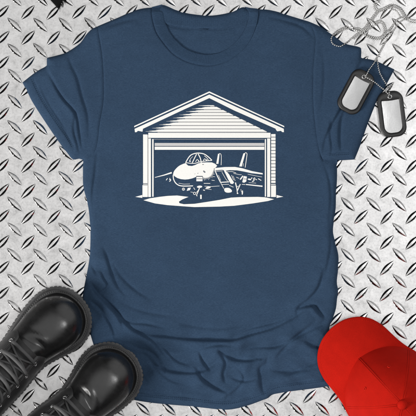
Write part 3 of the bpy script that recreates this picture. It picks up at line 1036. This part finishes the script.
        for r_ in range(rows):
            for cidx in range(cols):
                a = r_ * (cols + 1) + cidx
                fc = (a, a + 1, a + cols + 2, a + cols + 1)
                flip = (side > 0) == (not mirror)
                qf.append(fc[::-1] if flip else fc)
        o = link('quarter', qv, qf, LEATHER_Q, root)
        # double row of stitches following the leading edge and the eyestay
        sb = MB()
        for inset in (0.075, 0.125):
            path = []
            for r_ in np.linspace(0.03, 0.95, 120):
                ph = R(62) - R(60) * inset * 1.1
                sf = s_at(-33.5 + 1.0)
                s_ = sf + (1 - sf) * r_
                path.append(G(*U3(s_, ph if side > 0 else math.pi - ph, 2.25)))
            for i in range(0, len(path) - 1, 2):
                sb.tube([path[i], path[i + 1]], 0.28 * U, 5)
        sb.build('stitching', THREAD, o)
        return o

    quarter(1); quarter(-1)

    # --- tongue, padded, lying under the laces
    tv = []; tf = []
    cols = 22; rows = 60
    for r_ in range(rows + 1):
        for cidx in range(cols + 1):
            u = -1 + 2 * cidx / cols
            ph = math.pi / 2 + u * R(33)
            s0 = s_at(-33.0); s_ = s0 + (1.0 - s0) * r_ / rows
            off = 0.25 + 0.9 * (1 - u * u) * min(1, r_ / 5) + 0.35 * math.sin(r_ * 1.1 + 2 * u) * (1 - u * u)
            tv.append(G(*U3(s_, ph, off)))
    for r_ in range(rows):
        for cidx in range(cols):
            a = r_ * (cols + 1) + cidx
            fc = (a, a + 1, a + cols + 2, a + cols + 1)
            tf.append(fc if mirror else fc[::-1])
    link('tongue', tv, tf, LEATHER_T, root)

    # --- eyelets and laces
    rowsy = [-41, -52.5, -64, -75, -86, -96, -105]
    holes = []
    for y in rowsy:
        pr = []
        for side in (1, -1):
            lo = R(50)
            s_ = s_at(y + 1.5)
            pp = lo if side > 0 else math.pi - lo
            p0 = U3(s_, pp, 2.2)
            d1 = U3(s_ + 0.004, pp, 2.2) - U3(s_ - 0.004, pp, 2.2)
            d2 = U3(s_, pp + 0.02, 2.2) - U3(s_, pp - 0.02, 2.2)
            d1 /= np.linalg.norm(d1); d2 = d2 - d1 * (d2 @ d1); d2 /= np.linalg.norm(d2)
            nn = np.cross(d1, d2)
            if nn[2] < 0: nn = -nn
            eb = MB()
            eb.tube([G(*(p0 + nn * 0.15 + d1 * 1.75 * math.cos(a) + d2 * 1.75 * math.sin(a))) for a in np.linspace(0, 2 * math.pi, 16, endpoint=False)], 0.62 * U, 6, True)
            eb.build('eyelet', EYELET, root)
            hb = MB()
            pr.append((s_, pp))
        holes.append(pr)
    lb = MB()

    def strand(A, B, hgt, r=1.5, shift=0.0):
        (sa, pa), (sb_, pb) = A, B
        sg = 1 if pb > pa else -1
        pa += 0.065 * sg; pb -= 0.065 * sg
        pts = []
        for t in np.linspace(0, 1, 21):
            arch = math.sin(math.pi * t)
            e = min(1, min(t, 1 - t) / 0.08)
            s_ = sa + (sb_ - sa) * t + 0.0035 * shift * arch
            ph = pa + (pb - pa) * t
            pts.append(G(*U3(min(max(s_, 0), 1), ph, 1.2 + 2.0 * e + (hgt - 2.0) * arch ** 0.6 * 1.0)))
        lb.tube(pts, r * U, 8, False, 0.6, (0, 0.3, 1))

    for i in range(len(holes)):
        strand(holes[i][1], holes[i][0], 3.8, 1.85, random.uniform(-0.8, 0.8))        # straight bars on top
        if i + 1 < len(holes):
            strand(holes[i][1], holes[i + 1][0], 1.0, 1.15, 0.6)
            strand(holes[i][0], holes[i + 1][1], 0.5, 1.15, -0.6)
    lb.build('lace', LACE, root)
    return root


BOOT_L = boot((56.2, 322.5), R(-45.0), False, 'black lace-up boot lying further up, at the left edge of the plate')
BOOT_R = boot((107.0, 377.6), R(-47.0), True, 'black lace-up boot nearer the bottom edge, its toe on the shirt hem')

# ------------------------------------------------------------ cap
def make_cap():
    bx, by = at(402, 404.4, 62)
    root = thing('baseball_cap', 'bright red baseball cap with curved brim resting on the shirt corner', 'cap', P(bx, by, 0))
    ang = math.atan2(0.73, -0.68)          # brim direction on the table
    root.rotation_euler.z = ang            # local x = forward, y = left

    def G(x, y, z):
        return (x * U, y * U, z * U)

    FA, BA, SA, H, Z0 = 61.0, 58.0, 49.0, 60.0, 7.0

    def crown(th, rho, off=0.0):
        c, s = math.cos(th), math.sin(th)
        # 6 panels: flattened between the seams
        k = ((math.degrees(th) % 60) - 30)
        hexr = math.cos(R(30)) / math.cos(R(k))
        facet = 1 - (1 - hexr) * 0.62 * math.sin(math.pi * min(1, rho) ** 0.9) ** 0.7
        rr = rho * facet
        A = FA if c > 0 else BA
        z = Z0 + H * (1 - rho ** 2.15) ** 0.72 if rho < 1 else Z0
        if c > 0.2:                      # front panels stand up straighter
            z += 3.0 * (c - 0.2) * math.sin(math.pi * rho ** 2)
        crease = math.exp(-((abs(k) - 30) / 1.6) ** 2)
        z -= 0.3 * crease * math.sin(math.pi * min(rho, 1) ** 0.6)
        dd = 1 + off / 55.0
        return (A * rr * c * dd, SA * rr * s * dd, z + off * (1 - rho ** 4))

    NT, NR = 144, 44
    v = [G(*crown(0, 0.0))]; f = []
    for i in range(1, NR + 1):
        rho = math.sin(i / NR * math.pi / 2) ** 1.0
        for q in range(NT):
            th = 2 * math.pi * q / NT
            x, y, z = crown(th, rho)
            a = 0.5 * math.sin(3 * th + 1.2) * math.sin(rho * 5 + th)
            v.append(G(x, y, z + a * (1 - rho)))
    for q in range(NT):
        l = (q + 1) % NT
        f.append((0, 1 + q, 1 + l))
        for i in range(NR - 1):
            b = 1 + i * NT
            f.append((b + q, b + NT + q, b + NT + l, b + l))
    # rim turned down to the plate
    b = 1 + (NR - 1) * NT; n0 = len(v)
    for q in range(NT):
        x, y, z = crown(2 * math.pi * q / NT, 1.0)
        v.append(G(x * 0.995, y * 0.995, 0.6))
    for q in range(NT):
        l = (q + 1) % NT
        f.append((b + q, n0 + q, n0 + l, b + l))
    cr = link('crown', v, f, RED, root)
    # seams: two lines of thread each side of every panel join
    for kx in range(6):
        sb = MB()
        for dth in (-1, 1):
            pts = []
            for rho in np.linspace(0.06, 0.985, 60):
                th = R(60 * kx) + dth * 0.95 / (58 * max(rho, 0.08))
                pts.append(G(*crown(th, rho, 0.22)))
            for i in range(0, 59, 1):
                sb.tube([pts[i], pts[i + 1]], 0.20 * U, 5)
        sb.build('seam', RED_STITCH, cr)
    # button
    bb = MB()
    prof = [(0, 4.6), (2.2, 4.3), (4.0, 3.3), (5.0, 1.7), (5.1, 0.4), (4.6, -0.8), (3.0, -1.4)]
    m = 24; vv = []; ff = []
    top = crown(0, 0)[2]
    for (r_, z) in prof:
        for q in range(m):
            vv.append(G(r_ * math.cos(2 * math.pi * q / m), r_ * math.sin(2 * math.pi * q / m), top + z))
    for i in range(len(prof) - 1):
        for q in range(m):
            l = (q + 1) % m
            ff.append((i * m + q, (i + 1) * m + q, (i + 1) * m + l, i * m + l))
    bb.add(vv, ff); bb.build('button', RED, root)
    # sewn eyelet holes, one in each panel
    for kx in range(6):
        th = R(60 * kx + 30); rho = 0.70
        c0 = np.array(crown(th, rho, 0.3))
        dr = np.array(crown(th, rho + 0.03, 0.3)) - c0; dr /= np.linalg.norm(dr)
        dt = np.array(crown(th + 0.03, rho, 0.3)) - c0; dt -= dr * (dt @ dr); dt /= np.linalg.norm(dt)
        eb = MB()
        eb.tube([G(*(c0 + dr * 1.25 * math.cos(a) + dt * 1.25 * math.sin(a))) for a in np.linspace(0, 2 * math.pi, 16, endpoint=False)], 0.5 * U, 6, True)
        eb.build('eyelet', RED_STITCH, cr)
    # brim: outline measured from the cap's axis, curved down at the sides, with rounded edge
    half = [(97.8, 0), (97.2, 7), (95.2, 15), (91, 23), (85, 30), (77, 35.4), (66, 38.8), (54, 39.8), (44, 40.6), (34, 42.5), (24, 45.5), (12, 47.5)]
    hf = np.array(sm(half, 1.0))
    nr = 26; rows = []
    nO = len(hf)
    full = [(x, -y) for x, y in hf[::-1]] + [(x, y) for x, y in hf[1:]]
    nF = len(full)

    def bz(x, y):
        return 19.5 - 0.0066 * y * y + 0.035 * y - 0.13 * max(0, x - 50) + 0.0
    v = []; f = []
    # inner curve: slightly inside the crown's rim
    for i in range(nr + 1):
        t = i / nr
        for kq, (x, y) in enumerate(full):
            u = kq / (nF - 1)
            th = math.atan2(y / 48, x / 61) if False else (u - 0.5) * 2 * R(78)
            xi, yi = 57.5 * math.cos(th), 46.0 * math.sin(th)
            X = xi + (x - xi) * t; Y = yi + (y - yi) * t
            v.append(G(X, Y, max(bz(X, Y), 1.6)))
    def idx(i, kq): return i * nF + kq
    for i in range(nr):
        for kq in range(nF - 1):
            f.append((idx(i, kq), idx(i + 1, kq), idx(i + 1, kq + 1), idx(i, kq + 1)))
    # rounded edge and underside
    prev = [idx(nr, kq) for kq in range(nF)]
    for (o_, dz) in [(0.7, -0.5), (0.9, -1.2), (0.6, -1.9), (-0.4, -2.3), (-14, -2.3)]:
        cur = []
        for kq, (x, y) in enumerate(full):
            L_ = math.hypot(x - 50, y) or 1
            X = x + o_ * (x - 50) / L_; Y = y + o_ * y / L_
            cur.append(len(v)); v.append(G(X, Y, max(bz(X, Y), 1.6) + dz + (0.9 if o_ < -1 else 0)))
        for kq in range(nF - 1):
            f.append((prev[kq], cur[kq], cur[kq + 1], prev[kq + 1]))
        prev = cur
    br = link('brim', v, f, RED, root)
    sb = MB()
    for ins in (2.2,):
        pts = []
        for kq in range(6, nF - 6):
            x, y = full[kq]
            L_ = math.hypot(x - 45, y)
            X = x - ins * (x - 45) / L_; Y = y - ins * y / L_
            if (X / 61) ** 2 + (Y / 49) ** 2 < 1.06:
                continue
            pts.append(G(X, Y, bz(X, Y) + 0.02))
        for i in range(0, len(pts) - 1, 2):
            if (Vector(pts[i]) - Vector(pts[i + 1])).length < 4 * U:
                sb.tube([pts[i], pts[i + 1]], 0.17 * U, 5)
    sb.build('stitching', RED_STITCH, br)
    return root


make_cap()

# ------------------------------------------------------------ dog tags and chain
SHIRT_POLY = (BACK_TOP[1:-1] + R_SHOULDER[::-1] + R_SLEEVE_TOP[::-1] + R_SLEEVE_TOP2[::-1] + R_SLEEVE_EDGE[::-1] + R_HEM[::-1] + R_SIDE[::-1] + HEM[::-1] + L_SIDE[::-1] + L_HEM[::-1] + L_SLEEVE_LOW[::-1] + L_SLEEVE_TOP[::-1] + L_SHOULDER[::-1])


def ground_z(x, y):
    X = np.atleast_1d(np.array(x, float)); Y = np.atleast_1d(np.array(y, float))
    z = np.zeros(X.shape)
    m = inside(X, Y, SR_POLY)
    if m.any():
        z[m] = sr_z(X[m], Y[m])
    for (cx, cy, lean, hw, hl, zz) in TAGS:
        u = (X - cx) * math.cos(lean) - (Y - cy) * math.sin(lean)
        v = -((X - cx) * math.sin(lean) + (Y - cy) * math.cos(lean))
        k = (np.abs(u) < hw) & (np.abs(v) < hl) & (np.hypot(np.maximum(np.abs(u) - hw * .3, 0), np.maximum(np.abs(v) - hl + hw * .7, 0)) < hw * .7)
        z[k] = np.maximum(z[k], zz + np.where(np.hypot(u[k], v[k] - (hl - 5.4)) < 1.9, 2.0, 3.0))
    return z


TAGS = []


def rrect(w, h, r, n=8, top_r=None):
    pts = []
    for (cx, cy, a0, rr) in [(w - r, h - r, 0, r), (-(w - r), h - r, 90, r), (-(w - r), -(h - r), 180, r), (w - r, -(h - r), 270, r)]:
        for k in range(n + 1):
            a = R(a0 + 90 * k / n)
            pts.append((cx + rr * math.cos(a), cy + rr * math.sin(a)))
    return pts


def dog_tag(cx, cy, lean, label, hw, hl, tiltx=0.0, z=None, roll=0.0):
    if z is None:
        gx, gy = np.meshgrid(np.linspace(cx - 13, cx + 13, 14), np.linspace(cy - 20, cy + 20, 20))
        zz = float(np.percentile(ground_z(gx.ravel(), gy.ravel()), 99)) - 0.6
    else:
        zz = z
    TAGS.append((cx, cy, lean, hw, hl, zz))
    root = thing('dog_tag', label, 'dog tag', P(cx, cy, zz), 'dog tags on the ball chain')
    root.rotation_euler = (tiltx, roll, lean)

    def G(x, y, z):
        return (x * U, y * U, z * U)
    # steel plate with the slightly rolled edge
    n = 8
    out = rrect(hw - 1.6, hl - 1.6, hw * 0.62, n)
    mb = MB()
    rings = [(1.0, 0.6), (1.0, 1.5), (0.975, 1.7), (0.9, 1.55), (0.0, 1.55)]
    vv = []; ff = []
    for (k, z_) in rings:
        for (x, y) in out:
            vv.append(G(x * k, y * k, z_))
    m = len(out)
    for i in range(len(rings) - 1):
        for q in range(m):
            l = (q + 1) % m
            ff.append((i * m + q, i * m + l, (i + 1) * m + l, (i + 1) * m + q))
    mb.add(vv, ff)
    mb.build('plate', TAG_STEEL, root)
    # rubber silencer: rounded lip all round, broad at the holed end
    o2 = rrect(hw, hl, hw * 0.72, n)
    inn = []
    for (x, y) in rrect(hw - 4.2, hl - 4.2, hw * 0.50, n):
        if y > 0:
            y = min(y, hl - 8.6 - 0.045 * (hw - abs(x)) ** 1.2)
        inn.append((x, y))
    vv = []; ff = []
    mids = [(0.0, 0.1), (-0.03, 1.3), (0.10, 2.5), (0.30, 3.0), (0.60, 2.9), (0.86, 2.35), (1.0, 1.5)]
    for (t, z_) in mids:
        for (a, b) in zip(o2, inn):
            vv.append(G(a[0] + (b[0] - a[0]) * t, a[1] + (b[1] - a[1]) * t, z_))
    for i in range(len(mids) - 1):
        for q in range(m):
            l = (q + 1) % m
            ff.append((i * m + q, i * m + l, (i + 1) * m + l, (i + 1) * m + q))
    mb = MB(); mb.add(vv, ff)
    mb.build('silencer', SILENCER, root)
    eb = MB()
    eb.tube([G(1.9 * math.cos(a), hl - 5.4 + 1.7 * math.sin(a), 2.95) for a in np.linspace(0, 2 * math.pi, 18, endpoint=False)], 0.55 * U, 6, True)
    eb.build('grommet', TAG_STEEL, root)
    return root


dog_tag(355.4, 92.2, R(-28.2), 'rubber-rimmed steel dog tag lying wholly on the navy sleeve', 12.4, 22.4)
dog_tag(391.6, 114.2, R(7.2), 'rubber-rimmed steel dog tag lying mostly on bare plate beside the sleeve', 13.0, 22.8, z=2.4, roll=R(2.0), tiltx=R(1.0))


def ball_chain(paths, label, r=0.9, pitch=2.05):
    """each path is laid on whatever is below it; beads joined by short wires"""
    mb = MB()
    for pn, (pts, lift) in enumerate(paths):
        s = spline(pts, pitch)
        gz = ground_z(s[:, 0], s[:, 1])
        # the chain bridges the drop at the cloth's edge rather than following it straight down
        for _ in range(3):
            gz[1:-1] = np.maximum(gz[1:-1], (gz[:-2] + gz[2:]) / 2)
        prev = None
        for i, (x, y) in enumerate(s):
            z = gz[i] + r + (lift(i / max(1, len(s) - 1)) if callable(lift) else lift)
            c = P(x + rng.uniform(-.12, .12), y + rng.uniform(-.12, .12), z)
            mb.ball(c, r * U, 6, 10)
            if prev is not None:
                mb.tube([prev, c], 0.26 * U, 5)
            prev = c
    o = mb.build('ball_chain', BEAD_STEEL)
    o['label'] = label; o['category'] = 'chain'; o['group'] = 'ball chains of the dog tags'
    return o


end = lambda a, b: (lambda t: a * max(0, 1 - t / 0.12) + b * max(0, (t - 0.88) / 0.12))
# long chain: up from the upper tag, two loops over the plate, out at the top and right
LONG = [(364.9, 77.2), (367.6, 72), (371, 67), (374.6, 62), (378.5, 55), (382.8, 47), (386.6, 40.5), (391, 34), (395, 28.5), (398.4, 23.6), (402, 20.6), (406, 19.6), (411, 22), (418, 22.6), (428, 21)]
LOOP = [(405.6, 19.2), (402.4, 13.4), (399.4, 9.4), (395.4, 7.2), (390.6, 6.8), (385.6, 9.4), (380.4, 11.4), (376.6, 11), (374.4, 7.2), (375.4, 2.4), (378.6, -1.6), (384, -6)]
LOOP2 = [(376.4, 11.6), (371.8, 18), (367.4, 24), (362.6, 29.4), (357.4, 28.4), (350, 26.9), (342.6, 28), (336.4, 31.8), (332.4, 36), (330.8, 40.2), (332.2, 44), (336, 46.2), (340.2, 46.6), (344.2, 44.6), (348.4, 41.6), (353, 37.2), (357.6, 33.4), (362.6, 30.2), (368, 27.6), (373, 24.4), (377, 21.4), (381.4, 20.8), (384.8, 24), (386.2, 29), (385.8, 34.4), (382.6, 38.4), (377.4, 39.4), (371, 38.4), (365.4, 35.6), (360.8, 31.4), (357, 29.6)]
DBL = [(353, 29.6), (358.6, 31.4), (364, 35.0), (370, 37.0), (376.6, 37.6), (381.8, 36.4), (384.6, 32.6), (388, 31), (392, 26.6), (396, 21), (401, 17.6), (408, 18.4), (416, 20.4), (428, 18.6)]
DBL2 = [(393, 26), (389.4, 33), (385.6, 41), (382.2, 48.2), (379, 54), (376.6, 58.6)]
DBL3 = [(387, 8.6), (392, 9.2), (396.4, 11), (400.4, 16.6)]
DBL4 = [(337.5, 31.4), (344, 28.9), (351, 28.9), (356.6, 30.6)]
def beside(pts, o):
    q = spline(pts, 3.0); t = np.gradient(q, axis=0); t /= np.linalg.norm(t, axis=1)[:, None]
    return [(a - o * v, b + o * u) for (a, b), (u, v) in zip(q, t)]


ball_chain([(LONG, 0), (LOOP, 0.9), (beside(LOOP, 2.0), 0.0), (beside(LOOP2[:8], -1.9), 0.2), (beside(LOOP2[15:], 1.9), 0.2), (LOOP2, 0.0), (DBL, 0.5), (DBL2, 0.2), (DBL3, 0.0), (DBL4, 0.2)], 'long steel ball chain looped over the bare plate in the upper right corner')
# short chain joining the tags
ball_chain([([(365.4, 77.6), (369, 79.6), (374, 82.6), (379.4, 86.6), (384.4, 90.6), (388.6, 95.4)], 0),
            ([(377.2, 60), (377.8, 66), (379, 72), (381.6, 77.6), (385, 82.8), (388.4, 88.6), (388.9, 95.0)], 0),
            ([(386, 89.6), (389.6, 86.8), (392.6, 83.2)], 0.9)],
           'short steel ball chain linking the two dog tags across the sleeve tip')

# ------------------------------------------------------------ dark strap tip at the top edge
def strap():
    root = thing('black_strap', 'black pointed strap end poking in at the top edge, left of the collar', 'strap', P(58, -8, 0))

    def G(x, y, z):
        return ((x - 58) * U, (-8 - y) * U, z * U)
    top = [(40, -12), (50.4, 0.0), (54.6, 4.6), (57.4, 7.8), (58.6, 7.6), (60.2, 4.6), (62.4, 1.4), (66.4, -12)]
    top = [tuple(p) for p in spline(top, 1.0, True)]
    c = np.array(top).mean(0)
    vv = []; ff = []
    prof = [(1.0, 0.2), (1.0, 2.6), (0.96, 3.3), (0.80, 3.7), (0.0, 3.9)]
    for (k, z) in prof:
        for (x, y) in top:
            vv.append(G(c[0] + (x - c[0]) * k, c[1] + (y - c[1]) * k, z))
    m = len(top)
    for i in range(len(prof) - 1):
        for q in range(m):
            l = (q + 1) % m
            ff.append((i * m + q, i * m + l, (i + 1) * m + l, (i + 1) * m + q))
    link('band', vv, ff, STRAP, root)
    fr = MB()
    for i in range(46):
        x = random.uniform(57.5, 66); y = max(-3, 7.2 - (x - 58) * 1.15) + random.uniform(-2.5, 0.3)
        a = R(random.uniform(20, 75)); l = random.uniform(2, 5.5)
        fr.tube([G(x, y, 1.8), G(x + l * .5 * math.cos(a), y + l * .5 * math.sin(a), 1.6), G(x + l * math.cos(a + .2), y + l * math.sin(a + .2), 0.7)], [0.22 * U, 0.17 * U, 0.06 * U], 4)
    fr.build('frayed_edge', STRAP, root)


strap()

# ------------------------------------------------------------ light and camera
w = bpy.data.worlds.new('World'); scene.world = w; w.use_nodes = True
nt = w.node_tree; N = nt.nodes; L = nt.links
bg = N['Background']
tc = N.new('ShaderNodeTexCoord'); sp = N.new('ShaderNodeSeparateXYZ')
L.new(tc.outputs['Generated'], sp.inputs[0])
# studio dome: bright overhead, dark round the sides
rz = ramp(nt, sp.outputs['Z'], [(0.0, 0.012), (0.66, 0.02), (0.82, 0.50), (0.91, 0.95), (1.0, 1.0)])
dt = N.new('ShaderNodeVectorMath'); dt.operation = 'DOT_PRODUCT'
d = Vector((0.72, 0.62, 0.30)).normalized(); dt.inputs[1].default_value = d
L.new(tc.outputs['Generated'], dt.inputs[0])
rl = ramp(nt, dt.outputs['Value'], [(0.80, 0.0), (0.95, 1.0)])
ad = mixc(nt, 1.0, rz.outputs[0], rl.outputs[0], 'ADD')
L.new(ad, bg.inputs['Color'])
bg.inputs['Strength'].default_value = 0.85


def area(name, loc, target, size, power, col=(1, 1, 1)):
    ld = bpy.data.lights.new(name, 'AREA')
    ld.shape = 'DISK'; ld.size = size; ld.energy = power; ld.color = col
    o = bpy.data.objects.new(name, ld); COL.objects.link(o)
    o.location = loc
    o.rotation_euler = (Vector(target) - Vector(loc)).to_track_quat('-Z', 'Y').to_euler()
    return o


area('key_softbox', (-2.55, -1.62, 1.85), (0, 0, 0), 1.15, 140, (1.0, 0.985, 0.965))
area('rim_softbox', (1.5, 0.25, 2.7), (0, 0, 0), 0.8, 18)

cam = bpy.data.cameras.new('Camera')
co = bpy.data.objects.new('Camera', cam); COL.objects.link(co)
co.location = (0, 0, CAM_H); co.rotation_euler = (0, 0, 0)
cam.sensor_fit = 'HORIZONTAL'
cam.angle = 2 * math.atan(208 * U / CAM_H)
cam.clip_start = 0.05; cam.clip_end = 100
scene.camera = co
scene.view_settings.view_transform = 'Standard'
scene.view_settings.look = 'None'
scene.view_settings.exposure = 0.0
scene.view_settings.gamma = 1.0
